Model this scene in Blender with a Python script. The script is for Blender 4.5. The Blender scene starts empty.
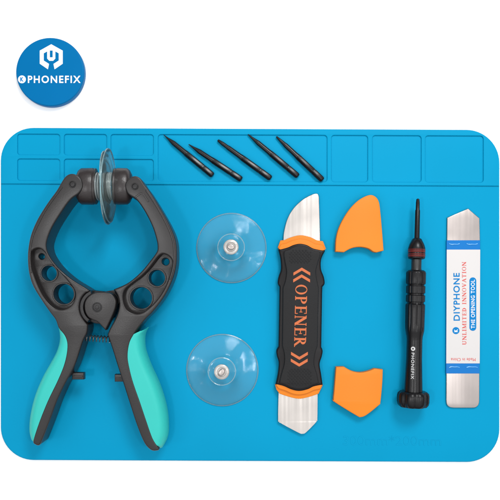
import bpy, bmesh, math, random
from mathutils import Vector, Matrix
random.seed(7)
S = 0.006                      # one layout unit (0.6 mm) in scene units (0.1 m)
scene = bpy.context.scene
scene.unit_settings.scale_length = 0.1
C = bpy.context.collection
CX, CY, CZ, ZM = 250.0, 290.0, 705.0, 5.0     # camera stands over the middle of the mat; ZM = mat top

def Q(x, y, z=ZM):             # where a point measured in the photograph stands when it is z high
    k = (CZ - z) / (CZ - ZM)
    return (CX + (x - CX) * k, CY + (y - CY) * k)
def QL(pts, z):
    return [tuple(Q(p[0], p[1], z)) + tuple(p[2:]) for p in pts]
def W(x, y, z):
    return Vector(((x - 250) * S, (250 - y) * S, z * S))

# ------------------------------------------------------------------ materials
def mat(name, col, rough=0.5, metal=0.0, spec=0.5, bump=None, var=0.0, vscale=3.0, coat=0.0, sheen=0.0, aniso=0.0):
    if name != 'white_surface': col = tuple(c * .84 for c in col)
    m = bpy.data.materials.new(name); m.use_nodes = True
    nt = m.node_tree; b = nt.nodes['Principled BSDF']
    b.inputs['Base Color'].default_value = (*col, 1)
    b.inputs['Roughness'].default_value = rough
    b.inputs['Metallic'].default_value = metal
    b.inputs['Specular IOR Level'].default_value = spec
    b.inputs['Coat Weight'].default_value = coat
    b.inputs['Sheen Weight'].default_value = sheen
    b.inputs['Anisotropic'].default_value = aniso
    tc = nt.nodes.new('ShaderNodeTexCoord')
    if var:
        n = nt.nodes.new('ShaderNodeTexNoise'); n.inputs['Scale'].default_value = vscale
        n.inputs['Detail'].default_value = 6
        nt.links.new(tc.outputs['Object'], n.inputs['Vector'])
        r = nt.nodes.new('ShaderNodeMapRange')
        r.inputs['To Min'].default_value = 1 - var; r.inputs['To Max'].default_value = 1 + var
        r.inputs['From Min'].default_value = .3; r.inputs['From Max'].default_value = .7
        nt.links.new(n.outputs['Fac'], r.inputs['Value'])
        mx = nt.nodes.new('ShaderNodeVectorMath'); mx.operation = 'SCALE'
        mx.inputs[0].default_value = col
        nt.links.new(r.outputs['Result'], mx.inputs['Scale'])
        nt.links.new(mx.outputs['Vector'], b.inputs['Base Color'])
        r2 = nt.nodes.new('ShaderNodeMapRange')
        r2.inputs['To Min'].default_value = max(0, rough - .08); r2.inputs['To Max'].default_value = min(1, rough + .08)
        nt.links.new(n.outputs['Fac'], r2.inputs['Value'])
        nt.links.new(r2.outputs['Result'], b.inputs['Roughness'])
    if bump:
        kind, sc, st = bump
        bn = nt.nodes.new('ShaderNodeBump'); bn.inputs['Strength'].default_value = st
        bn.inputs['Distance'].default_value = 0.004
        if kind == 'noise':
            t = nt.nodes.new('ShaderNodeTexNoise'); t.inputs['Scale'].default_value = sc; t.inputs['Detail'].default_value = 4
            out = t.outputs['Fac']
        elif kind == 'brush':
            t = nt.nodes.new('ShaderNodeTexNoise'); t.inputs['Scale'].default_value = sc; t.inputs['Detail'].default_value = 2
            out = t.outputs['Fac']
        mp = nt.nodes.new('ShaderNodeMapping')
        if kind == 'brush': mp.inputs['Scale'].default_value = (1, .03, 1)
        nt.links.new(tc.outputs['Object'], mp.inputs['Vector'])
        nt.links.new(mp.outputs['Vector'], t.inputs['Vector'])
        nt.links.new(out, bn.inputs['Height'])
        nt.links.new(bn.outputs['Normal'], b.inputs['Normal'])
    return m

def clear_mat(name, tint, body, fac_body, ior=1.45, rough=0.06, wave=0.0, rings=0.0):
    m = bpy.data.materials.new(name); m.use_nodes = True
    nt = m.node_tree; nt.nodes.clear()
    o = nt.nodes.new('ShaderNodeOutputMaterial')
    tr = nt.nodes.new('ShaderNodeBsdfTransparent'); tr.inputs['Color'].default_value = (*tint, 1)
    df = nt.nodes.new('ShaderNodeBsdfDiffuse'); df.inputs['Color'].default_value = (*body, 1)
    tl = nt.nodes.new('ShaderNodeBsdfTranslucent'); tl.inputs['Color'].default_value = (*body, 1)
    ms = nt.nodes.new('ShaderNodeMixShader'); ms.inputs[0].default_value = .5
    nt.links.new(df.outputs[0], ms.inputs[1]); nt.links.new(tl.outputs[0], ms.inputs[2])
    m1 = nt.nodes.new('ShaderNodeMixShader'); m1.inputs[0].default_value = fac_body
    nt.links.new(tr.outputs[0], m1.inputs[1]); nt.links.new(ms.outputs[0], m1.inputs[2])
    gl = nt.nodes.new('ShaderNodeBsdfGlossy'); gl.inputs['Roughness'].default_value = rough
    fr = nt.nodes.new('ShaderNodeFresnel'); fr.inputs['IOR'].default_value = ior
    m2 = nt.nodes.new('ShaderNodeMixShader')
    nt.links.new(fr.outputs[0], m2.inputs[0]); nt.links.new(m1.outputs[0], m2.inputs[1]); nt.links.new(gl.outputs[0], m2.inputs[2])
    if wave:
        tc = nt.nodes.new('ShaderNodeTexCoord')
        n = nt.nodes.new('ShaderNodeTexNoise'); n.inputs['Scale'].default_value = 5
        nt.links.new(tc.outputs['Object'], n.inputs['Vector'])
        b = nt.nodes.new('ShaderNodeBump'); b.inputs['Strength'].default_value = wave; b.inputs['Distance'].default_value = .05
        nt.links.new(n.outputs['Fac'], b.inputs['Height'])
        if rings:
            wv = nt.nodes.new('ShaderNodeTexWave'); wv.wave_type = 'RINGS'; wv.rings_direction = 'Z'
            wv.inputs['Scale'].default_value = 70; wv.inputs['Distortion'].default_value = .6; wv.inputs['Detail'].default_value = 0
            nt.links.new(tc.outputs['Object'], wv.inputs['Vector'])
            b2 = nt.nodes.new('ShaderNodeBump'); b2.inputs['Strength'].default_value = rings; b2.inputs['Distance'].default_value = .006
            nt.links.new(wv.outputs['Fac'], b2.inputs['Height']); nt.links.new(b.outputs[0], b2.inputs['Normal']); b = b2
        nt.links.new(b.outputs[0], gl.inputs['Normal'])
    nt.links.new(m2.outputs[0], o.inputs['Surface'])
    return m

M = {}
M['white'] = mat('white_surface', (.975, .975, .975), .6, spec=.2)
M['mat'] = mat('blue_silicone', (.001, .300, .535), .55, spec=.06, bump=('noise', 220, .10), var=.035, vscale=1.2)
M['black_plastic'] = mat('grey_black_plastic', (.018, .0155, .0155), .36, spec=.42, bump=('noise', 150, .10), var=.12, vscale=4)
M['dark_plastic'] = mat('dark_plastic', (.012, .011, .012), .40, spec=.35, bump=('noise', 130, .2), var=.1)
M['holder'] = mat('holder_plastic', (.026, .020, .020), .34, spec=.42, bump=('noise', 90, .2), var=.1)
M['teal'] = mat('teal_rubber', (.032, .53, .47), .5, spec=.3, bump=('noise', 160, .12), var=.03)
M['rubber'] = mat('black_rubber', (.011, .011, .012), .55, spec=.22, bump=('noise', 170, .3), var=.15, vscale=6)
M['rubber_side'] = mat('black_gloss_rubber', (.007, .006, .007), .38, spec=.2, var=.1)
M['orange'] = mat('orange_plastic', (.82, .225, .011), .45, spec=.25, bump=('noise', 120, .1), var=.04)
M['orange_print'] = mat('orange_lettering', (.60, .145, .045), .55, spec=.3, var=.08, vscale=12)
M['steel'] = mat('brushed_steel', (.57, .53, .50), .34, metal=1, bump=('brush', 13, 2.2), var=.05, vscale=5)
M['steel_dull'] = mat('dull_spudger_steel', (.47, .42, .40), .34, metal=1, bump=('brush', 14, .8), var=.05, vscale=5)
M['edge_steel'] = mat('polished_edge_steel', (.9, .9, .9), .2, metal=1)
M['gun'] = mat('black_anodised_metal', (.005, .0045, .0055), .30, metal=.0, spec=.28, bump=('noise', 200, .1), var=.1)
M['bit'] = mat('black_oxide_steel', (.005, .005, .0065), .28, spec=.36, bump=('noise', 150, .05), var=.1)
M['gunmetal'] = mat('grey_metal_collar', (.05, .05, .05), .4, metal=.7)
M['red'] = mat('red_ring', (.13, .012, .009), .4, spec=.4)
M['glint'] = clear_mat('clear_ring_glint', (.9, .95, .95), (.9, .95, .95), .35, ior=1.6, rough=.06)
M['glint_film'] = mat('film_glint', (.03, .30, .72), .3, spec=1.0, coat=.4)
M['paper'] = mat('white_label', (.665, .64, .63), .45, spec=.3)
M['blue_label'] = mat('blue_label', (.000, .17, .53), .2, spec=.30, bump=('noise', 12, .15))
M['blue_print'] = mat('blue_print', (.003, .20, .52), .5, spec=.1)
M['red_print'] = mat('red_print', (.66, .07, .06), .5)
M['white_print'] = mat('white_print', (.9, .9, .9), .5, spec=.2)
M['grey_print'] = mat('pale_print', (.62, .62, .62), .5, spec=.2)
M['badge'] = mat('blue_badge', (.000, .150, .385), .35, spec=.05, var=.03)
M['badge_side'] = mat('dark_blue_rim', (.000, .10, .32), .4, spec=.1)
M['clear'] = clear_mat('clear_pvc', (1, 1, 1), (.34, .95, 1), .06, ior=1.33, rough=.085, wave=.35, rings=.14)
M['rim'] = clear_mat('clear_moulded_rim', (.86, .96, .98), (.7, .95, 1), .26, ior=1.40, rough=.08)
M['clear_thick'] = clear_mat('greenish_clear_pvc', (.97, .99, .985), (.72, .93, .90), .075, ior=1.10, rough=.10, wave=.2)
M['stud'] = mat('white_stud', (.50, .475, .45), .3, metal=.35, spec=.5, bump=('noise', 60, .6), var=.12, vscale=30)
M['stud_dark'] = mat('stud_screw', (.50, .44, .41), .3, metal=.6)
M['spring'] = mat('spring_steel', (.22, .21, .21), .25, metal=.9)

# ------------------------------------------------------------------ mesh helpers
def thing(name, label, cat, base, group=None):
    o = bpy.data.objects.new(name, None); C.objects.link(o)
    o.empty_display_size = .1
    o.location = W(*base); o['label'] = label; o['category'] = cat
    if group: o['group'] = group
    return o

def top_loc(p):
    v = Vector((0, 0, 0))
    while p is not None:
        v = v + p.location; p = p.parent
    return v

def build(name, pieces, m, parent=None, origin=None, label=None, angle=38, smooth=True, subs=0):
    """pieces = [(verts in layout units, faces)], linked as ONE mesh object"""
    me = bpy.data.meshes.new(name)
    vs, fs = [], []
    org = top_loc(parent) if parent is not None else Vector((0, 0, 0))
    allv = [W(*v) for p in pieces for v in p[0]]
    lo = Vector((min(v.x for v in allv), min(v.y for v in allv), min(v.z for v in allv)))
    hi = Vector((max(v.x for v in allv), max(v.y for v in allv), max(v.z for v in allv)))
    piv = Vector(((lo.x + hi.x) / 2, (lo.y + hi.y) / 2, lo.z))
    off = 0
    for v, f in pieces:
        vs += [W(*q) - piv for q in v]
        fs += [[i + off for i in ff] for ff in f]; off += len(v)
    me.from_pydata([tuple(v) for v in vs], [], fs)
    bm = bmesh.new(); bm.from_mesh(me)
    bmesh.ops.remove_doubles(bm, verts=bm.verts, dist=0.02 * S)
    bmesh.ops.recalc_face_normals(bm, faces=bm.faces)
    bm.to_mesh(me); bm.free()
    if smooth:
        me.polygons.foreach_set('use_smooth', [True] * len(me.polygons))
        me.set_sharp_from_angle(angle=math.radians(angle))
    me.materials.append(m)
    o = bpy.data.objects.new(name, me); C.objects.link(o)
    if parent is not None: o.parent = parent
    o.location = piv - org
    if label: o['label'] = label
    return o

def smooth_loop(pts, n=6, closed=True):
    out = []; N = len(pts)
    for i in range(N if closed else N - 1):
        p1, p2 = pts[i], pts[(i + 1) % N]
        p0 = pts[i - 1] if (closed or i) else p1
        p3 = pts[(i + 2) % N] if (closed or i + 2 < N) else p2
        s1 = len(p1) > 2 and p1[2]; s2 = len(p2) > 2 and p2[2]
        if s1 and s2: out.append((p1[0], p1[1])); continue
        if s1: p0 = p1
        if s2: p3 = p2
        for k in range(n):
            t = k / n; r = []
            for a in (0, 1):
                r.append(.5 * (2 * p1[a] + (p2[a] - p0[a]) * t + (2 * p0[a] - 5 * p1[a] + 4 * p2[a] - p3[a]) * t * t
                               + (3 * p1[a] - p0[a] - 3 * p2[a] + p3[a]) * t ** 3))
            out.append(tuple(r))
    if not closed: out.append((pts[-1][0], pts[-1][1]))
    return out

def circle(x, y, r, n=40, a0=0):
    return [(x + r * math.cos(a0 + 2 * math.pi * i / n), y + r * math.sin(a0 + 2 * math.pi * i / n)) for i in range(n)]

def rrect(x0, y0, x1, y1, r, n=6, skew=0.0):
    o = []
    for cx, cy, a in ((x1 - r, y1 - r, 0), (x0 + r, y1 - r, 90), (x0 + r, y0 + r, 180), (x1 - r, y0 + r, 270)):
        for i in range(n + 1):
            t = math.radians(a + 90 * i / n)
            x, y = cx + r * math.cos(t), cy + r * math.sin(t)
            o.append((x, y + skew * x))
    return o

def slab(loops, z0, z1, bev=0.0, res=3, zfun=None):
    cu = bpy.data.curves.new('tmp', 'CURVE'); cu.dimensions = '2D'; cu.fill_mode = 'BOTH'
    for lp in loops:
        sp = cu.splines.new('POLY'); sp.points.add(len(lp) - 1)
        for p, q in zip(sp.points, lp): p.co = (q[0], -q[1], 0, 1)
        sp.use_cyclic_u = True
    h = (z1 - z0) / 2; bev = min(bev, h * .98)
    cu.extrude = h - bev; cu.bevel_depth = bev; cu.bevel_resolution = res; cu.offset = -bev
    ob = bpy.data.objects.new('tmp', cu)
    me = ob.to_mesh()
    zc = (z0 + z1) / 2
    v = [(q.co.x, -q.co.y, q.co.z + zc) for q in me.vertices]
    f = [list(p.vertices) for p in me.polygons]
    ob.to_mesh_clear(); bpy.data.objects.remove(ob); bpy.data.curves.remove(cu)
    if zfun: v = [(a, b, c + zfun(a, b)) for a, b, c in v]
    return (v, f)

def lathe(A, B, prof, n=32, rfun=None, zs=1.0):
    """profile of (distance along A->B, radius); rfun(angle, t) scales the radius"""
    A, B = Vector(A), Vector(B); d = (B - A).normalized()
    up = Vector((0, 0, 1)) if abs(d.z) < .9 else Vector((0, 1, 0))
    u = (up - d * up.dot(d)).normalized(); w = d.cross(u)
    v, f = [], []
    for t, r in prof:
        for k in range(n):
            a = 2 * math.pi * k / n
            rr = max(r, 1e-3) * (rfun(a, t) if rfun else 1)
            v.append(tuple(A + d * t + u * (math.cos(a) * rr * zs) + w * (math.sin(a) * rr)))
    m = len(prof)
    for i in range(m - 1):
        for k in range(n):
            f.append([i * n + k, i * n + (k + 1) % n, (i + 1) * n + (k + 1) % n, (i + 1) * n + k])
    f.append(list(range(n))[::-1]); f.append([(m - 1) * n + k for k in range(n)])
    return (v, f)

def tube(path, r, n=8):
    v, f = [], []; P = [Vector(p) for p in path]
    for i, p in enumerate(P):
        d = (P[min(i + 1, len(P) - 1)] - P[max(i - 1, 0)]).normalized()
        up = Vector((0, 0, 1)) if abs(d.z) < .9 else Vector((1, 0, 0))
        u = (up - d * up.dot(d)).normalized(); w = d.cross(u)
        for k in range(n):
            a = 2 * math.pi * k / n; v.append(tuple(p + u * math.cos(a) * r + w * math.sin(a) * r))
    for i in range(len(P) - 1):
        for k in range(n): f.append([i * n + k, i * n + (k + 1) % n, (i + 1) * n + (k + 1) % n, (i + 1) * n + k])
    f.append(list(range(n))[::-1]); f.append([(len(P) - 1) * n + k for k in range(n)])
    return (v, f)

def place(pc, cx, cy, rot, z=0.0):
    """letters come with x right, y UP and z; turned by rot (counter-clockwise in the photo)"""
    c, s = math.cos(rot), math.sin(rot)
    return ([(cx + x * c - y * s, cy - (x * s + y * c), zz + z) for x, y, zz in pc[0]], pc[1])

def text(s, w, h, th, bold=0.0, sp=1.0):
    cu = bpy.data.curves.new('tmp', 'FONT'); cu.body = s; cu.size = 10; cu.extrude = .5
    cu.offset = bold; cu.space_character = sp; cu.resolution_u = 4
    ob = bpy.data.objects.new('tmp', cu); me = ob.to_mesh()
    xs = [v.co.x for v in me.vertices]; ys = [v.co.y for v in me.vertices]; zs = [v.co.z for v in me.vertices]
    ax, ay = (min(xs) + max(xs)) / 2, (min(ys) + max(ys)) / 2
    kx, ky = w / (max(xs) - min(xs)), h / (max(ys) - min(ys)); kz = th / (max(zs) - min(zs))
    v = [((q.co.x - ax) * kx, (q.co.y - ay) * ky, (q.co.z - min(zs)) * kz) for q in me.vertices]
    f = [list(p.vertices) for p in me.polygons]
    ob.to_mesh_clear(); bpy.data.objects.remove(ob); bpy.data.curves.remove(cu)
    return (v, f)

# a small seriffed alphabet drawn from bars and bowls
TK, TN, SR = .17, .08, .065
def _bar(x0, y0, x1, y1, w):
    d = Vector((x1 - x0, y1 - y0)); n = Vector((-d.y, d.x)).normalized() * w / 2
    return [(x0 + n.x, y0 + n.y), (x1 + n.x, y1 + n.y), (x1 - n.x, y1 - n.y), (x0 - n.x, y0 - n.y)]
def _ring(cx, cy, rx, ry, ix, iy, a0=0, a1=360, n=20):
    o = [(cx + rx * math.cos(math.radians(a0 + (a1 - a0) * i / n)), cy + ry * math.sin(math.radians(a0 + (a1 - a0) * i / n))) for i in range(n + 1)]
    i_ = [(cx + ix * math.cos(math.radians(a0 + (a1 - a0) * i / n)), cy + iy * math.sin(math.radians(a0 + (a1 - a0) * i / n))) for i in range(n + 1)]
    return [[o[k], o[k + 1], i_[k + 1], i_[k]] for k in range(n)]
def _st(x, w=TK, y0=0, y1=1):
    return [_bar(x, y0, x, y1, w), _bar(x - w / 2 - .08, y0 + SR / 2, x + w / 2 + .08, y0 + SR / 2, SR), _bar(x - w / 2 - .08, y1 - SR / 2, x + w / 2 + .08, y1 - SR / 2, SR)]
GL = {
 'O': (.86, _ring(.43, .5, .40, .51, .25, .45)),
 'P': (.74, _st(.22) + _ring(.30, .735, .38, .265, .19, .20, -90, 90)),
 'R': (.82, _st(.22) + _ring(.30, .745, .34, .255, .15, .19, -90, 90) + [_bar(.36, .5, .70, .04, .17), _bar(.62, .035, .86, .035, .07)]),
 'E': (.74, _st(.22) + [_bar(.22, .965, .68, .965, .07), _bar(.22, .51, .56, .51, .07), _bar(.22, .035, .70, .035, .07), _bar(.66, .78, .66, 1, .06), _bar(.56, .38, .56, .64, .06), _bar(.68, 0, .68, .24, .06)]),
 'N': (.92, _st(.17, TN) + _st(.77, TN) + [_bar(.20, .95, .75, .05, .2)]),
 'U': (.88, [_bar(.22, .3, .22, 1, TK), _bar(.70, .3, .70, 1, TN), _bar(.06, .965, .38, .965, SR), _bar(.58, .965, .84, .965, SR)] + _ring(.44, .32, .30, .33, .13, .25, 180, 360)),
 'L': (.72, _st(.22) + [_bar(.22, .035, .68, .035, .07), _bar(.66, 0, .66, .26, .06)]),
 'I': (.46, _st(.23)),
 'M': (1.08, _st(.17, TN) + _st(.90, TK) + [_bar(.18, .96, .50, .04, .17), _bar(.84, .96, .52, .04, .08)]),
 'T': (.80, _st(.40) + [_bar(.06, .965, .74, .965, .07), _bar(.07, .76, .07, 1, .06), _bar(.73, .76, .73, 1, .06)]),
 'D': (.86, _st(.22) + _ring(.28, .5, .50, .5, .30, .43, -90, 90)),
 'V': (.86, [_bar(.16, .98, .44, .03, .18), _bar(.72, .98, .46, .03, .08), _bar(.02, .965, .32, .965, SR), _bar(.60, .965, .86, .965, SR)]),
 'A': (.86, [_bar(.42, .97, .14, .03, .08), _bar(.42, .97, .72, .03, .18), _bar(.24, .33, .58, .33, .06), _bar(.0, .035, .26, .035, SR), _bar(.58, .035, .88, .035, SR)]),
 ' ': (.45, []),
}
def serif(s, w, h, th, gap=.06):
    tot = sum(GL[c][0] + gap for c in s) - gap
    kx, x, v, f = w / tot, 0, [], []; q = 0
    for c in s:
        for poly in GL[c][1]:
            b = len(v); q += 1; zt = th * (1 + .004 * (q % 40))
            n = len(poly)
            v += [((px + x - tot / 2) * kx, (py - .5) * h, 0) for px, py in poly]
            v += [((px + x - tot / 2) * kx, (py - .5) * h, zt) for px, py in poly]
            f.append([b + i for i in range(n)]); f.append([b + n + i for i in range(n)])
            for i in range(n): f.append([b + i, b + (i + 1) % n, b + n + (i + 1) % n, b + n + i])
        x += GL[c][0] + gap
    return (v, f)

# ================================================================== setting
tb = build('table_surface', [([(-4000, -4000, 0), (4500, -4000, 0), (4500, 4500, 0), (-4000, 4500, 0)], [[0, 1, 2, 3]])], M['white'], smooth=False)
tb['kind'] = 'structure'

# ================================================================== blue mat
SK = .0045
t = thing('silicone_mat', 'bright blue silicone work mat with rounded corners and moulded compartments, under all the tools', 'mat', (250, 295, 0))
zm = ZM
base = rrect(.4, 127.4, 499.8, 460.2, 33, 14, SK)
strip_out = [p for p in rrect(1.3, 128.2, 498.9, 460.2, 32.2, 14, SK) if p[1] < 175] 
# the raised top strip: rounded above, cut straight at its foot
top = sorted([p for p in strip_out], key=lambda p: math.atan2(p[1] - 184, p[0] - 250))
top = [(1.3, 184.0 + .0045 * 2)] + top + [(498.9, 184.0 + .0045 * 498)]
cells = []
for c in ((17.8, 60.2), (64.4, 107), (111, 153.6)):
    cells.append(rrect(c[0], 134.1, c[1], 155.0, 2.6, 5, SK)); cells.append(rrect(c[0], 158.9, c[1], 180.6, 2.6, 5, SK))
for c in ((158.2, 327), (331.2, 367.6), (372.2, 421), (425, 483)):
    cells.append(rrect(c[0], 134.0, c[1], 180.6, 3, 5, SK))
pcs = [slab([base], 0, zm, 1.6), slab([top] + cells, zm - 1.5, zm + 1.5, .75)]
build('sheet', pcs, M['mat'], t)
tx = place(text('300mm*200mm', 98, 9.5, .3), 392, 440.5, math.radians(-.3), zm - .1)
build('embossed_lettering', [tx], M['mat'], t)

# ================================================================== badge
t = thing('round_badge', 'round blue badge with white wrench emblem and PHONEFIX, on the white surface', 'badge', (50, 72, 0))
zb = 8.5
bx, by = Q(50, 71.7, zb)
build('disc', [slab([circle(bx, by, 34.1, 96)], .1, zb, 1.6, 4)], M['badge'], t)
def qb(pts): return QL(pts, zb)
Cs = [(51.3,44.3),(62.8,50.7),(62.8,63.8),(54.6,69.4),(53.5,64.0),(58.8,60.6),(58.8,53.4),(55.4,51.5),(55.4,58.6),(53.2,60.9),(49.4,60.9),(47.2,58.6),(47.2,51.5),(43.8,53.4),(43.8,60.6),(49.1,64.0),(48.0,69.4),(39.8,63.8),(39.8,50.7)]
slot = [(49.9,50.6),(52.7,50.6),(52.7,57.4),(49.9,57.4)]
build('wrench_emblem', [slab([qb(Cs), qb(slot)], zb - .1, zb + .25)], M['white_print'], t, smooth=False)
x, y = Q(22, 79.4, zb)
kd = build('letter_dot', [slab([circle(x, y, 3.9, 32)], zb - .1, zb + .2)], M['white_print'], t)
build('letter', [place(text('K', 3.3, 4.2, .4, .45), x, y, 0, zb)], M['blue_print'], kd)
x, y = Q(54.3, 79.4, zb)
build('lettering', [place(text('PHONEFIX', 52.5, 7.4, .3, .22, 1.22), x, y, 0, zb - .05)], M['white_print'], t)

# ================================================================== clamping pliers
TI = .085
def tilt(x, y): return max(0.0, (445 - y) * TI)
H = 28.0
t = thing('clamping_pliers', 'large black suction pliers with turquoise grips, open jaws at the top left of the mat', 'pliers', (100, 330, ZM))
def zt(y, h=H): return ZM + h + (445 - y) * TI
def QP(pts, h=H):              # outline of a face h above the pliers' underside
    return [tuple(Q(p[0], p[1], zt(p[1], h))) + tuple(p[2:]) for p in pts]
def psl(loops, h0, h1, bev, res=3):
    return slab(loops, ZM + h0, ZM + h1, bev, res, zfun=tilt)

L = [(82.5,186),(80.8,179),(76,174.6),(70,173.6),(64,177.5),(56.5,190),(49.2,200),(42.5,210),(36.2,221),(30.5,235),(27.8,250),(27.6,262),(29.0,274),(33,286.4),(42.6,302),(50,312.5),(55.5,320),(58.5,328),(65,337),(67,347),(64.2,363),(57.5,380),(47.4,401),(38.6,423),(33.2,440.5),(35.2,444.6),(39.6,445),(43.4,437),(50.6,418.4),(57,401),(65,384),(74.6,366),(82.6,342),(86.8,333),
     (87.6,325,1),(83.6,320),(80.2,314),(79,307.5),(80.4,300),(84,294.4),(89.5,290.4,1),(85,287.4),(71.4,279),(58.6,268),(50,257),(46.4,248),(46.9,240),(51.6,228),(60,214),(70,200),(79,193)]
R = [(124.8,186.4),(126.2,181),(130,177.2),(135,175.8),(140,178),(144.6,184.8),(150,192),(158,204.4),(169,223.6),(175,238),(176.6,251),(176,266),(172.4,280),(164.4,296.4),(153.5,311),(146,318.6),(139,327),(134,334.5),(129.6,343.6),(128,357),(130.4,371),(134,384),(140,401),(146.4,420),(152.8,438),(159,448.6),(156,450.8),(150.5,449.8),(144,442.4),(136.8,425),(130.4,405.6),(124,385.5),(117.6,366),(112,348),(107.4,334.5,1),(110,328.5),(116.5,316),(119.2,305),(117.6,296),(113.5,289.4,1),(127.6,283.0),(140.4,272.4),(150,261),(156.4,252),(157.4,247),(156.4,240),(152.4,227),(145.2,212.4),(136.6,200),(128,194)]
def zz(sx, sy, k, pts): return [(sx + a / k, sy + b / k) for a, b in pts]
PL = zz(25, 240, 6.25, [(60,56),(95,55),(130,88),(165,145),(215,200),(265,255),(305,310),(312,352),(292,402),(250,430),(205,432),(160,405),(115,350),(80,280),(50,200),(34,130),(36,80)])
PR = zz(110, 250, 6.25, [(340,25),(375,45),(390,85),(372,160),(340,240),(290,315),(230,372),(190,395),(150,396),(105,370),(82,310),(90,255),(130,215),(190,170),(240,120),(290,55),(315,30)])
HL = [(41.5,256.5,2.9),(49.3,273.3,7.5),(63.9,294,10.1)]
HR = [(165.5,261.7,3.6),(156.9,278,8.0),(141.2,298,10.8)]

def lever(outline, pocket, holes, grow):
    out = smooth_loop(QP(outline), 5)
    pk = smooth_loop(QP(pocket), 5)
    cx = sum(p[0] for p in pk) / len(pk); cy = sum(p[1] for p in pk) / len(pk)
    big = [(cx + (p[0] - cx) * 1.05, cy + (p[1] - cy) * 1.03) for p in pk]
    hl = []
    for x, y, r in holes:
        a, b = Q(x, y, zt(y, 19)); hl.append(circle(a, b, r * .955, 40))
    rims = []
    for (x, y, r) in holes[1:]:
        a, b = Q(x, y, zt(y, 19)); rims.append(psl([circle(a, b, r * .955 + 1.5, 40), circle(a, b, r * .955 + .05, 40)], 18.4, 20.2, .4))
    return [psl([out, pk], 0, H, 1.5), psl([big] + hl, 2, 19, .8)] + rims

lever_l = build('lever', lever(L, PL, HL, 1), M['black_plastic'], t)
lever_r = build('lever', lever(R, PR, HR, 1), M['black_plastic'], t)
# reinforcing ridges along the outer edge of each jaw
def ridge(pts, w, h0, h1, name, par):
    q = smooth_loop(QP(pts), 6, closed=False)
    up, dn = [], []
    for i, p in enumerate(q):
        a, b = q[max(i - 1, 0)], q[min(i + 1, len(q) - 1)]
        d = Vector((b[0] - a[0], b[1] - a[1])).normalized(); n = Vector((-d.y, d.x)) * w / 2
        up.append((p[0] + n.x, p[1] + n.y)); dn.append((p[0] - n.x, p[1] - n.y))
    build(name, [psl([up + dn[::-1]], h0, h1, .5)], M['black_plastic'], par)
ridge([(146,190),(156,205),(166.5,224),(172.5,239),(174.2,252),(173.6,266),(170,279.5)], 1.6, 27, 28.9, 'edge_ridge', lever_r)
ridge([(62,187),(52.5,200),(45,211),(39,222.5),(33,236),(30.4,250),(30.2,262),(31.6,273)], 1.2, 27, 28.6, 'edge_ridge', lever_l)
# hinge pins
for (x, y, par) in ((72.3, 184.2, lever_l), (134.8, 186.4, lever_r)):
    a, b = Q(x, y, zt(y))
    build('hinge_pin', [psl([circle(a, b, 3.3, 28), circle(a, b, 2.5, 28)], 25, 28.9, .3), psl([circle(a, b, 2.3, 28)], 25, 28.5, .4)], M['dark_plastic'], par)
a_ = QP([(134.5,196.5),(140.5,192.2),(144,193.5),(149,201),(148,202),(143.4,195.2),(140.6,194.2),(135.6,198)])
build('moulded_step', [psl([a_], 27, 28.7, .2)], M['black_plastic'], lever_r)

# hub under the plate, stepped ring, plate and pin
hx, hy = 97.3, 307.4
def arcpts(r, a0, a1, n=18): return [(hx + r * math.cos(math.radians(a0 + (a1 - a0) * i / n)), hy + r * math.sin(math.radians(a0 + (a1 - a0) * i / n))) for i in range(n + 1)]
hub = [psl([QP(circle(hx + 1, hy, 16.5, 48), 20)], 1, 18, .6),
       psl([QP([(88,290),(104,291.5),(113,290),(120,300),(112,318),(100,300),(90,300)], 20)], 1, 17, .6),
       psl([QP(arcpts(18.4, 124, 246) + arcpts(14.3, 246, 124))], 1, 26.2, .8)]
build('hub', hub, M['dark_plastic'], t)
plate = [(90.5,294.6),(96,292.2),(104,291.8,1),(111,293.6),(115.4,299),(115.6,306),(112.6,315),(105.4,330.2,1),(97.6,322.2),(93,320),(88.2,317.2),(85,311.5),(84.4,304),(86.4,298.6)]
pp = smooth_loop(QP(plate, 30), 5)
build('pivot_plate', [psl([pp], 17, 30, 1.2)], M['black_plastic'], t)
a, b = Q(hx - .2, hy - .1, zt(hy, 30))
build('pivot_pin', [psl([circle(a, b, 4.7, 36), circle(a, b, 3.9, 36)], 28, 30.6, .25), psl([circle(a, b, 3.7, 36)], 28, 30.35, .4), psl([circle(a, b, 1.9, 24)], 28, 30.8, .3)], M['dark_plastic'], t)
a, b = Q(110, 308.5, zt(308, 30))
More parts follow.
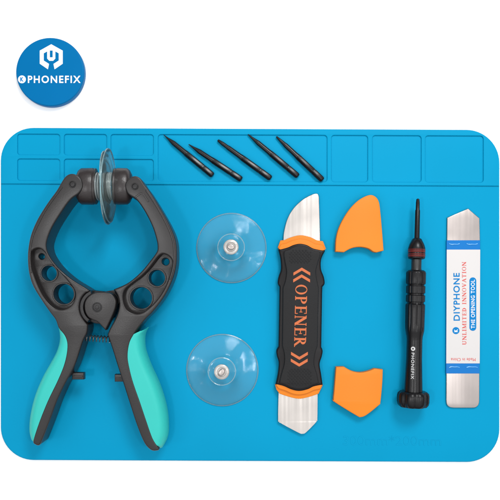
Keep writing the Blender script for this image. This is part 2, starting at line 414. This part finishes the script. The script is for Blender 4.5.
# turquoise grips
def resample(pts, n):
    q = smooth_loop(pts, 8, closed=False); L_ = [0]
    for i in range(1, len(q)): L_.append(L_[-1] + math.hypot(q[i][0] - q[i - 1][0], q[i][1] - q[i - 1][1]))
    out, j = [], 0
    for k_ in range(n):
        d_ = L_[-1] * k_ / (n - 1)
        while j < len(L_) - 2 and L_[j + 1] < d_: j += 1
        u = (d_ - L_[j]) / max(1e-6, L_[j + 1] - L_[j])
        out.append((q[j][0] + (q[j + 1][0] - q[j][0]) * u, q[j][1] + (q[j + 1][1] - q[j][1]) * u))
    return out
def grip(outer, inner):
    n = 60; zt_ = H - .5
    O, I = resample(QP(outer, 22), n), resample(QP(inner, 26), n)
    v, f = [], []; m_ = 0
    for i in range(n):
        o, q = Vector(O[i]), Vector(I[i]); w_ = (q - o).length; e = (q - o) / max(w_, 1e-6)
        fade = min(1, i / 3 + .4, (n - 1 - i) / 4 + .55)
        rr = min(9.5, w_ * .75); row = []
        row = [(o + e * 1.8, .5), (o + e * .6, 4), (o, 9), (o, 14)]
        for a_ in range(1, 9):
            th = math.pi / 2 * a_ / 8
            row.append((o + e * rr * (1 - math.cos(th)), 14 + (zt_ - 14) * math.sin(th)))
        row += [(q, zt_ + .0), (q, 1)]
        m_ = len(row)
        for p, z in row: v.append((p.x, p.y, ZM + tilt(p.x, p.y) + (z if z < 14 else 14 + (z - 14) * (fade if fade < 1 else 1))))
    for i in range(n - 1):
        for k_ in range(m_):
            f.append([i * m_ + k_, i * m_ + (k_ + 1) % m_, (i + 1) * m_ + (k_ + 1) % m_, (i + 1) * m_ + k_])
    f.append(list(range(m_))); f.append([(n - 1) * m_ + k_ for k_ in range(m_)][::-1])
    return (v, f)
GLo = [(57.4,323.5),(58.6,333),(58.2,342),(55,352.5),(49,363.5),(41,378),(33.6,396),(29,415),(27.8,430),(29.6,438),(33.2,443.6)]
GLi = [(59.5,324.5),(65,332),(69,340),(70.8,350),(68.5,363.5),(61.5,381),(51.5,402),(42.6,424),(38,437),(36,443.6)]
GRo = [(146.6,327.6),(143.4,337),(144,350),(149.6,366),(157,382),(162.6,397.6),(166.4,413.6),(167.6,430),(166.2,440),(161.8,448.6)]
GRi = [(145.0,329.4),(139,331.6),(132,335.6),(127.6,342),(125,352),(125.4,366),(130,384),(136.4,401),(142.8,420),(149.5,438),(157.5,448.2)]
for g in ((GLo, GLi), (GRo, GRi)):
    build('grip', [grip(*g)], M['teal'], t, angle=60)
# lock tabs inside the handles
for x0, x1, y0, y1 in ((72, 83.8, 372.6, 379.6), (114.6, 124, 374.4, 381.8)):
    z_ = zt(376, 20)
    q = [Q(x0, y0, z_), Q(x1, y0, z_), Q(x1, y1, z_), Q(x0, y1, z_)]
    build('lock_tab', [psl([q], 12, 20, .8), psl([[Q(x0 + 1, y0 + 3, z_), Q(x1 - 1, y0 + 3, z_), Q(x1 - 1, y0 + 4.4, z_), Q(x0 + 1, y0 + 4.4, z_)]], 19, 20.8, .3)], M['black_plastic'], t)
# spring
sp = []
z_ = zt(339, 15)
for i in range(171):
    u = i / 170; a = u * 2 * math.pi * 7
    x, y = Q(86.5 + 23 * u, 338.0 + 1.4 * u, z_)
    sp.append((x, y + 2.9 * math.cos(a), z_ + 2.9 * math.sin(a)))
build('spring', [tube(sp, .55, 7)], M['spring'], t)
# cup holders, clear necks and the two facing cups
zc = 41.0
ly = Q(0, 186.4, zc)[1]
def hold(xa, xb, sgn):
    xa, xb = Q(xa, 0, zc)[0], Q(xb, 0, zc)[0]
    w = abs(xb - xa)
    prof = [(0, 7), (.6, 11.5), (2.4, 15.2), (5, 17.2), (w - 3.4, 17.4), (w - 2.6, 16.7), (w - 1.8, 17.2), (w - .6, 17.0), (w, 16.2), (w, 12)]
    return lathe((xa, ly, zc), (xb, ly, zc), prof, 48, zs=.72)
for xa, xb, par in ((76.5, 97.0, lever_l), (132.5, 113.8, lever_r)):
    build('cup_holder', [hold(xa, xb, 1)], M['holder'], t)
def cup_solid(sx, flip, rim_r, tiltdeg):
    # axis along x (flip -1: cup opens to the right)
    prof = [(0, 11.2), (.8, 11.6), (1.2, 11.3), (2.6, 11.3), (3.4, 11.8), (4.3, 13.6), (5.6, 18), (7.4, 24), (9.2, 30), (10.6, rim_r - 1), (11.0, rim_r), (11.7, rim_r), (11.9, rim_r - 1), (10.8, 29), (9.2, 22), (8.2, 12), (8, 3)]
    x0 = Q(sx, 0, zc)[0]
    d = math.radians(tiltdeg)
    return lathe((x0, ly, zc), (x0 + flip * math.cos(d), ly + flip * math.sin(d), zc), prof, 64, rfun=lambda a, t: 1 + (.012 * math.sin(3 * a + t) if t > 6 else 0))
for sx_, fl_, rr_, td_ in ((96.4, 1, 35.5, 2), (119.6, -1, 33.5, -3)):
    cp = build('suction_cup', [cup_solid(sx_, fl_, rr_, td_)], M['clear_thick'], t)
    x0 = Q(sx_, 0, zc)[0]; d_ = math.radians(td_)
    c_ = (x0 + fl_ * 11.4 * math.cos(d_), ly + fl_ * 11.4 * math.sin(d_), zc)
    u_ = Vector((-math.sin(d_), math.cos(d_), 0))
    build('rim', [tube([tuple(Vector(c_) + u_ * math.cos(a) * rr_ + Vector((0, 0, 1)) * math.sin(a) * rr_) for a in [2 * math.pi * i / 96 for i in range(97)]], .6, 8)], M['rim'], cp)
    for off in ((1.4, 3.6) if fl_ > 0 else (6.8, 8.4)):
        build('neck_ring', [tube([(x0 + fl_ * off, ly + 12.6 * math.cos(a), zc + 12.6 * math.sin(a)) for a in [2 * math.pi * i / 64 for i in range(65)]], .9, 10)], M['glint'], cp)  # whitish rings added to stand in for the bright glints at the neck

# ================================================================== loose suction cups
def free_cup(name, label, x, y, R_, ang):
    x0, y0 = Q(x, y, ZM + 2)
    tt = thing(name, label, 'suction cup', (x0, y0, ZM), 'loose suction cups')
    A = (x0, y0, ZM + .15); B = (x0, y0, ZM + 30)
    prof = [(.2, R_ - 2.4), (0, R_ - .5), (.5, R_), (1.1, R_ - .2), (1.7, R_ - 1.6), (2.6, R_ * .84), (3.9, R_ * .66), (6.0, R_ * .50), (8.4, R_ * .41), (9.4, R_ * .385), (12.6, R_ * .365), (13.6, R_ * .35), (14, R_ * .30), (14, 2)]
    bot = [(4.2, 2), (3.9, R_ * .3), (2.4, R_ * .6), (.9, R_ * .85)]
    build('cup', [lathe(A, B, bot + prof, 96, rfun=lambda a, t: 1 + .004 * math.sin(2 * a + 1) + .003 * math.sin(5 * a))], M['clear'], tt)
    kx, ky = x0, y0
    def ringt(rr, z, th): return tube([(x0 + rr * math.cos(a), y0 + rr * math.sin(a), z) for a in [2 * math.pi * i / 96 for i in range(97)]], th, 8)
    build('rim', [ringt(R_ - .15, ZM + .75, .5)], M['rim'], tt)
    build('neck_ring', [ringt(R_ * .375, ZM + 12.6, .55)], M['rim'], tt)
    s = build('stud', [lathe((kx, ky, ZM + 10), (kx, ky, ZM + 30), [(0, 6.6), (5.2, 7.1), (6.2, 7.5), (7.0, 7.4), (7.5, 6.8), (7.6, 4.6), (7.0, 4.2), (7.0, .5)], 48)], M['stud'], tt)
    el = [(kx + 3.7 * math.cos(a) * math.cos(ang) - 2.9 * math.sin(a) * math.sin(ang), ky + 3.7 * math.cos(a) * math.sin(ang) + 2.9 * math.sin(a) * math.cos(ang)) for a in [2 * math.pi * i / 30 for i in range(30)]]
    build('stud_knob', [slab([el], ZM + 16, ZM + 20.5, 1.2)], M['stud_dark'], s)
free_cup('suction_cup', 'upper clear suction cup with white stud, between the plier jaw and the black pry tool', 231.4, 247.9, 34.8, .2)
free_cup('suction_cup', 'lower clear suction cup with white stud, beside the right turquoise grip', 222.3, 370.2, 35.8, 2.2)

# ================================================================== opener (pry tool)
t = thing('pry_tool', 'black double ended pry tool lettered OPENER in orange, steel blades bare at both ends', 'pry tool', (300, 315, ZM))
zh = ZM + 13
Hh = [(278.3,249.5,1),(280.4,258),(281,269),(278.8,276),(277.8,283),(279.6,287,1),(278.6,346.5,1),(276.4,350.5),(277,356.5),(278.8,363),(277.8,374),(275.6,384.6,1),(283.2,386.4),(291.6,390),(299.6,391.4),(308.2,389.6),(314,386.8),(322.8,385.2,1),(321.2,374),(319.8,364),(321.8,357),(322.8,351),(321.4,347,1),(322.4,287,1),(324.8,283.5),(324.0,277),(321.2,269),(321.4,259),(325.4,250.4,1),(314,248.2),(307,244.6),(300,243.2),(293.5,244.4),(287.4,247)]
hb = build('handle', [slab([smooth_loop(QL(Hh, ZM + 9), 5)], ZM + 1, ZM + 10, 2.2, 4)], M['rubber_side'], t)
In = [(284,252.2),(285,262),(286.6,271),(285.6,280),(283,288,1),(282.4,346,1),(284.4,354),(284.2,364),(281.2,375),(279.6,383,1),(286,385),(292,387.8),(299.6,389),(307.6,387.4),(312,385.2),(318.8,383.2,1),(317,374),(314.2,364),(315,354),(317.6,346,1),(318.8,288,1),(317,280),(316,271),(318.2,262),(320.4,252.6),(313,250),(306,246.6),(300,245.4),(294,246.6),(289,249.4)]
panel = build('raised_panel', [slab([smooth_loop(QL(In, zh), 5)], ZM + 6, zh, .9, 3)], M['rubber'], t)
# dimpled thumb areas
for (x0, x1, y0, y1) in ((290, 311, 250.5, 264), (288.5, 311, 369, 385)):
    dots = []; j = 0; yy = y0
    while yy < y1:
        xx = x0 + (j % 2) * 1.6
        while xx < x1:
            if ((xx - 300) / 14) ** 2 + ((yy - (y0 + y1) / 2) / (8 if y0 < 300 else 11)) ** 2 < 1:
                a, b = Q(xx, yy, zh); dots.append(lathe((a, b, zh - .2), (a, b, zh + 1), [(0, .95), (.45, .8), (.65, .3)], 8))
            xx += 3.2
        yy += 1.7; j += 1
    build('thumb_grip', dots, M['rubber'], panel)
# orange collars in two steps
def chain(*a): return list(a)
up1 = [(277.8,247.6,1),(280.4,240.4,1),(284.6,240,1),(290,237.6),(300,235.2),(309.8,236.9),(316.6,240.2,1),(323,241.2,1),(326,248.9,1),(320,251.5,1),(300,248.5,1),(284,251.5,1)]
up2 = [(278.6,248.6,1),(281,244.2,1),(286,243.4,1),(292,240.6),(300,239),(308,240.4),(315,244.0,1),(322.4,245.0,1),(325.2,249.6,1),(320,252.5,1),(300,250,1),(284,252.5,1)]
dn1 = [(275.0,384.6,1),(276.4,389.6,1),(279.4,393.6,1),(286,396),(298.6,398.9),(309.8,396.8),(318.6,393.8,1),(321,389,1),(323,384.8,1),(315,383,1),(284,383,1)]
dn2 = [(275.8,384.4,1),(278.4,388.6,1),(285,390.6),(292,393.6),(299.2,394.8),(307,393.4),(314,390.2,1),(320.6,388.8,1),(322.6,384.2,1),(315,382,1),(284,382,1)]
for p1, p2 in ((up1, up2), (dn1, dn2)):
    build('collar', [slab([smooth_loop(QL(p1, ZM + 7), 5)], ZM + 1.6, ZM + 7, .7), slab([smooth_loop(QL(p2, ZM + 9), 5)], ZM + 3, ZM + 9.2, .7)], M['orange'], t)
b1 = [(283.2,246,1),(283.2,239),(284,231),(287.4,218.6),(293,208.8),(301.4,200.4),(309.8,195.4),(316,193.4),(318.8,195.6),(319.3,203),(320,227),(320.4,246,1)]
b2 = [(279.6,388,1),(279,419.4),(281,422.4),(298.4,431.8),(302.6,433),(306,431.4),(315.6,421.6),(316.6,418.6),(316.9,388,1)]
for bl in (b1, b2):
    q = smooth_loop(QL(bl, ZM + 4), 6)
    build('blade', [slab([q], ZM + 1.6, ZM + 4, .7, 3)], M['steel'], t)
# lettering
def chev(ax, ay, s, w, h, th):   # apex (ax, ay), wings go s*h down
    return QL([(ax, ay), (ax + w, ay + s * h), (ax + w, ay + s * (h + th)), (ax, ay + s * th), (ax - w, ay + s * (h + th)), (ax - w, ay + s * h)], zh)
a, b = Q(300.7, 315.4, zh)
lt = [place(serif('OPENER', 61, 11.6, .35, .05), a, b, math.radians(-91.3), zh - .1)]
for ax, ay, s in ((301.8, 267.6, 1), (301.6, 274.4, 1), (299.4, 359.8, -1), (299.2, 366.6, -1)):
    lt.append(slab([chev(ax, ay - (0 if s > 0 else 0), s, 8.4, 5.0, 3.0)], zh - .1, zh + .25))
build('orange_lettering', lt, M['orange_print'], panel, smooth=False)

# ================================================================== caps
c1 = [(335.6,251.6,1),(336.2,239),(339,227.8),(344.6,216.6),(351.6,206.8),(360,199.2),(369.4,195),(375.4,196.6),(379,202),(380.5,212.4),(382,229),(383.7,250.6,1),(376.8,252.4,1),(373.3,251.6),(368.4,248.4),(360,246.9),(351.6,248.2),(344,252.2,1)]
c2 = [(336.2,367,1),(344,366.8,1),(351.6,371),(360,372.6),(368.4,371.2),(374.7,368.6,1),(382.9,369.6,1),(382.4,383),(380.6,402),(379,405.2),(367,414.8),(361,417.2),(356.4,415.6),(335,402.4),(333.6,399.6),(334.4,390)]
for pts, lb in ((c1, 'orange blade cap with a curved fin shape, upper one, right of the pry tool'), (c2, 'orange blade cap with a blunt pointed end, lower one, right of the pry tool')):
    x = sum(p[0] for p in pts) / len(pts); y = sum(p[1] for p in pts) / len(pts)
    q = smooth_loop(QL(pts, ZM + 8.5), 5)
    o = build('blade_cap', [slab([q], ZM + .1, ZM + 8.5, .9, 3)], M['orange'])
    o['label'] = lb; o['category'] = 'blade cap'; o['group'] = 'orange blade caps'

# ================================================================== screwdriver
t = thing('precision_screwdriver', 'slim black screwdriver with red rings and lobed end cap, beside the spudger', 'screwdriver', (415, 300, ZM))
zA = ZM + 14.5
a0 = Q(417.9, 198.6, zA); a1 = Q(412.9, 407, zA)
A = Vector((a0[0], a0[1], zA)); B = Vector((a1[0], a1[1], zA)); LEN = (B - A).length
k = LEN / 208.4
def dr(name, prof, m, n=40, rf=None, par=None):
    return build(name, [lathe(A, B, [(p[0] * k, p[1] * k) for p in prof], n, rf)], m, par or t)
dr('shaft', [(0, .6), (.6, 1.5), (4, 1.9), (11, 2.0), (12, 2.45), (42, 2.6)], M['gun'], 24)
dr('chuck', [(39.5, 3.0), (40.5, 4.6), (46, 7.4), (49.5, 8.4), (50, 8.4), (59.2, 8.4), (59.8, 8.2), (60.4, 7.4), (61, 5)], M['gun'], 40)
for s0 in (50.4, 54.8):
    dr('red_ring', [(s0, 8.2), (s0 + .2, 8.75), (s0 + 1.4, 8.3), (s0 + 1.6, 8.8), (s0 + 3.0, 8.4), (s0 + 3.4, 8.75), (s0 + 3.6, 8.2)], M['red'], 40)
dr('neck', [(60, 5.2), (62, 5.0), (70, 5.0), (72, 5.6)], M['gunmetal'], 32)
fl = lambda n, am: (lambda a, t_: 1 - am * max(0, math.cos(n * a)) ** 6)
def flute(a, t_):
    tt = t_ / k
    if 73 < tt < 85.5 or tt > 105.5 and tt < 132: return 1 - .075 * max(0, math.cos(9 * a + .5)) ** 4
    if 87 < tt < 95 or 96.5 < tt < 103.5: return 1 - .06 * max(0, math.cos(9 * a + .5)) ** 4
    return 1
pr = [(71.4, 5), (71.6, 7.6), (73, 9.3), (74.5, 9.8), (84, 9.8), (85.5, 9.4), (86, 8.3), (87, 8.3), (87.6, 9.5), (94.4, 9.5), (95, 8.3), (96.2, 8.3), (96.9, 9.5), (103, 9.5), (103.6, 8.3), (104.8, 8.3), (105.8, 9.5), (107, 9.7)]
pr += [(107 + i * 3.5, 9.7 - .04 * i) for i in range(1, 7)] + [(132, 9.3), (134, 8.9), (138, 8.0), (142, 7.7), (160, 7.8), (180, 8.5), (192, 9.0), (193.5, 9.1)]
barrel = dr('barrel', pr, M['gun'], 144, flute)
lob = lambda a, t_: 1 - .09 * (math.cos(4 * a) ** 2) ** 2 * 1.0
dr('end_cap', [(192.6, 9), (192.8, 13.4), (194.6, 15.4), (197, 16), (203, 16), (206, 15.3), (208, 13.6), (208.4, 11.5), (207.9, 8), (207.6, 2)], M['gun'], 96, lob)
# lettering wrapped round the barrel
d = (B - A).normalized(); w = Vector((-d.y, d.x, 0))         # w points to the photo's left side of the barrel
if w.x > 0: w = -w
def on_barrel(pc, t0, off, rad):
    v = []
    for x, y, z in pc[0]:
        sarc = off + y; rr = rad(t0 + x) + z
        th = sarc / rr
        # y up in the letter = towards the photo's right
        v.append(tuple(A + d * ((t0 + x) * k) + (-w) * (math.sin(th) * rr * k) + Vector((0, 0, 1)) * (math.cos(th) * rr * k)))
    return (v, pc[1])
rad = lambda t_: 7.75 + max(0, (t_ - 160) * .036) + .05
def subdiv(pc, cuts=2):
    me = bpy.data.meshes.new('t'); me.from_pydata(pc[0], [], pc[1]); bm = bmesh.new(); bm.from_mesh(me)
    bmesh.ops.triangulate(bm, faces=bm.faces); bmesh.ops.subdivide_edges(bm, edges=[e for e in bm.edges if e.calc_length() > 1.2], cuts=cuts)
    bm.to_mesh(me); bm.free(); r = ([tuple(v.co) for v in me.vertices], [list(p.vertices) for p in me.polygons]); bpy.data.meshes.remove(me); return r
build('lettering', [on_barrel(subdiv(text('PHONEFIX', 26, 3.0, .2, .12, 1.2)), 166.6, -3.1, rad)], M['grey_print'], barrel, smooth=False)
dk = slab([circle(0, 0, 2.1, 24), circle(0, 0, .9, 16)], 0, .2)
build('letter_dot', [on_barrel(dk, 149.6, -3.1, rad)], M['grey_print'], barrel, smooth=False)

# ================================================================== spudger
t = thing('steel_spudger', 'flat steel spudger with white DIYPHONE label and blue bands, near the right edge', 'spudger', (463, 308, ZM))
zs_ = ZM + 2.2
Sp = [(447.2,217.6,1),(468.2,208.4,1),(479.7,218.2,1),(480.2,240,1),(479.5,401,1),(478.6,405),(475.6,407.6),(471,408,1),(454,408,1),(449.6,407.2),(446.9,404.6),(446.2,400,1),(446.9,240,1)]
q = smooth_loop(QL(Sp, zs_), 5)
build('blade', [slab([q], ZM + .1, zs_, .7, 3)], M['steel_dull'], t)
def band(y0, y1, z, ex=.0):
    def xl(y): return 446.9 - .7 * (y - 240) / 160 - ex
    def xr(y): return 480.2 - .7 * (y - 240) / 160 + ex
    return QL([(xl(y0), y0), (xr(y0), y0), (xr(y1), y1), (xl(y1), y1)], z)
sleeve = build('blue_sleeve', [slab([band(240.2, 373.6, zs_ + 1, .12)], ZM + .05, zs_ + .7, .3)], M['blue_label'], t)
zl = zs_ + .7
for yy, dy in ((243.6, 1), (367.6, -1)):
    for xa, xb in ((449.0, 459.5), (466.5, 477.5)):
        pts_ = []
        for i_ in range(13):
            u_ = i_ / 12; xx, yq = Q(xa + (xb - xa) * u_, yy + dy * (.9 * math.sin(u_ * math.pi) + .25 * math.sin(u_ * 9)), zs_ + .7)
            pts_.append((xx, yq, zs_ + .55 + .25 * math.sin(u_ * math.pi)))
        build('wrinkle_glint', [tube(pts_, .75, 10)], M['glint_film'], sleeve)  # lighter blue ridges standing in for the highlights on the wrinkled film
lab = build('white_label', [slab([band(249.6, 363.4, zl + .25, .08)], zl - .2, zl + .25, .05)], M['paper'], sleeve)
zl += .25
RT = math.radians(90.25)
def onlab(pc, x, y, rot=RT, dz=-.05):
    a, b = Q(x, y, zl); return place(pc, a, b, rot, zl + dz)
build('blue_lettering', [onlab(text('DIYPHONE', 47.5, 6.4, .25, .2, 1.15), 456.6, 296.8)], M['blue_print'], lab, smooth=False)
a, b = Q(455.9, 330.6, zl)
dk = build('letter_dot', [slab([circle(a, b, 3.5, 32)], zl - .05, zl + .2)], M['blue_print'], lab)
build('letter', [onlab(text('K', 2.8, 3.6, .35, .35), 455.9, 330.6)], M['white_print'], dk, smooth=False)
build('red_lettering', [onlab(serif('UNLIMITED INNOVATION', 83, 4.0, .22, .08), 464.2, 303.4)], M['red_print'], lab, smooth=False)
x0, y0 = Q(469.4, 277.4, zl); x1, y1 = Q(476.2, 330.8, zl)
pill = build('blue_pill', [slab([rrect(x0, y0, x1, y1, 3.3, 8)], zl - .05, zl + .2)], M['blue_print'], lab)
build('white_lettering', [onlab(text('THE OPENING TOOL', 48.5, 3.9, .35, .12, 1.12), 472.8, 304.1)], M['white_print'], pill, smooth=False)
build('small_lettering', [onlab(text('Made in China', 24.5, 3.1, .22, 0, 1.05), 463.2, 359.6, math.pi)], M['red_print'], lab, smooth=False)

# ================================================================== driver bits
bits = [((163.4,134.6),(213.0,175.6),'fine needle driver bit at the left end of the tray, lying steepest'),
        ((188.6,144.2),(241.6,179.6),'second black driver bit from the left, lowest and flattest slant in the tray'),
        ((217.8,140.0),(271.0,178.6),'middle black driver bit of the five in the tray, with a blunt tip'),
        ((248.0,134.2),(298.2,176.4),'fourth black driver bit from the left, pointed tip touching the top of the tray'),
        ((276.4,136.4),(322.8,180.2),'rightmost black driver bit, its butt near the right end of the long tray')]
for i, (p, q_, lb) in enumerate(bits):
    z_ = ZM + 2.9
    x0, y0 = Q(*p, z_); x1, y1 = Q(*q_, z_)
    Lb = math.hypot(x1 - x0, y1 - y0); f = Lb / 64
    tip = (.35, .5, 1.3, .6, .9)[i]
    tt = thing('driver_bit', lb, 'driver bit', ((x0 + x1) / 2, (y0 + y1) / 2, ZM), 'driver bits lying in the long tray')
    A_, B_ = (x0, y0, z_ - .9), (x1, y1, z_)
    build('tip', [lathe(A_, B_, [(0, tip * .7), (.6 * f, tip), (6 * f, tip + .6), (11 * f, 2.0), (13 * f, 2.35), (26 * f, 2.5), (29 * f, 2.8), (31 * f, 2.8)], 24)], M['bit'], tt)
    build('shank', [lathe(A_, B_, [(29 * f, 2.6), (30 * f, 3.0), (50 * f, 3.1), (50.6 * f, 2.9), (51.4 * f, 2.9), (52 * f, 3.1), (62.2 * f, 3.1), (63.5 * f, 2.6), (64 * f, 1.8)], 6 * 5,
          rfun=lambda a, t_: 1 / (math.cos(((a + .26) % (math.pi / 3)) - math.pi / 6)) * .93)], M['bit'], tt, angle=50)

# ================================================================== camera, light, render
cam = bpy.data.cameras.new('camera'); co = bpy.data.objects.new('camera', cam); C.objects.link(co)
co.location = W(CX, CY, CZ); cam.sensor_width = 36; cam.lens = 36 * (CZ - ZM) / 500.0
cam.shift_y = (CY - 250) / 500.0
cam.clip_start = .05; cam.clip_end = 200
scene.camera = co

def area(name, loc, aim, sx, sy, power, col=(1, 1, 1)):
    l = bpy.data.lights.new(name, 'AREA'); l.shape = 'RECTANGLE'; l.size = sx; l.size_y = sy; l.energy = power; l.color = col
    o = bpy.data.objects.new(name, l); C.objects.link(o); o.location = loc
    o.rotation_euler = (Vector(aim) - Vector(loc)).to_track_quat('-Z', 'Y').to_euler()
    return o
area('softbox_key', (1.8, 4.5, 6.3), (0, 0, 0), 2.6, 2.0, 320)
area('softbox_side', (5.0, -.6, 4.6), (0, 0, 0), .9, 2.2, 22)
area('softbox_left', (-4.6, -1.6, 4.6), (0, 0, 0), .9, 1.6, 14)
area('front_lamp_right', (1.75, -.7, 6.0), (0, 0, 0), .5, .5, 44)
area('front_lamp_left', (-1.95, -.9, 6.0), (0, 0, 0), .5, .5, 44)
w = bpy.data.worlds.new('World'); scene.world = w; w.use_nodes = True
bg = w.node_tree.nodes['Background']; bg.inputs[1].default_value = 1.0
# a white studio tent: bright overhead, dimmer towards the sides
nt = w.node_tree; tc = nt.nodes.new('ShaderNodeTexCoord'); sx = nt.nodes.new('ShaderNodeSeparateXYZ')
nt.links.new(tc.outputs['Generated'], sx.inputs[0])
cr = nt.nodes.new('ShaderNodeValToRGB'); cr.color_ramp.interpolation = 'EASE'
cr.color_ramp.elements[0].position = .15; cr.color_ramp.elements[0].color = (.09, .092, .095, 1)
cr.color_ramp.elements[1].position = .85; cr.color_ramp.elements[1].color = (.90, .91, .92, 1)
nt.links.new(sx.outputs[2], cr.inputs[0]); nt.links.new(cr.outputs[0], bg.inputs[0])

scene.render.engine = 'CYCLES'
scene.view_settings.view_transform = 'Standard'; scene.view_settings.look = 'None'
scene.view_settings.gamma = 1; scene.view_settings.exposure = .26
scene.cycles.transparent_max_bounces = 24
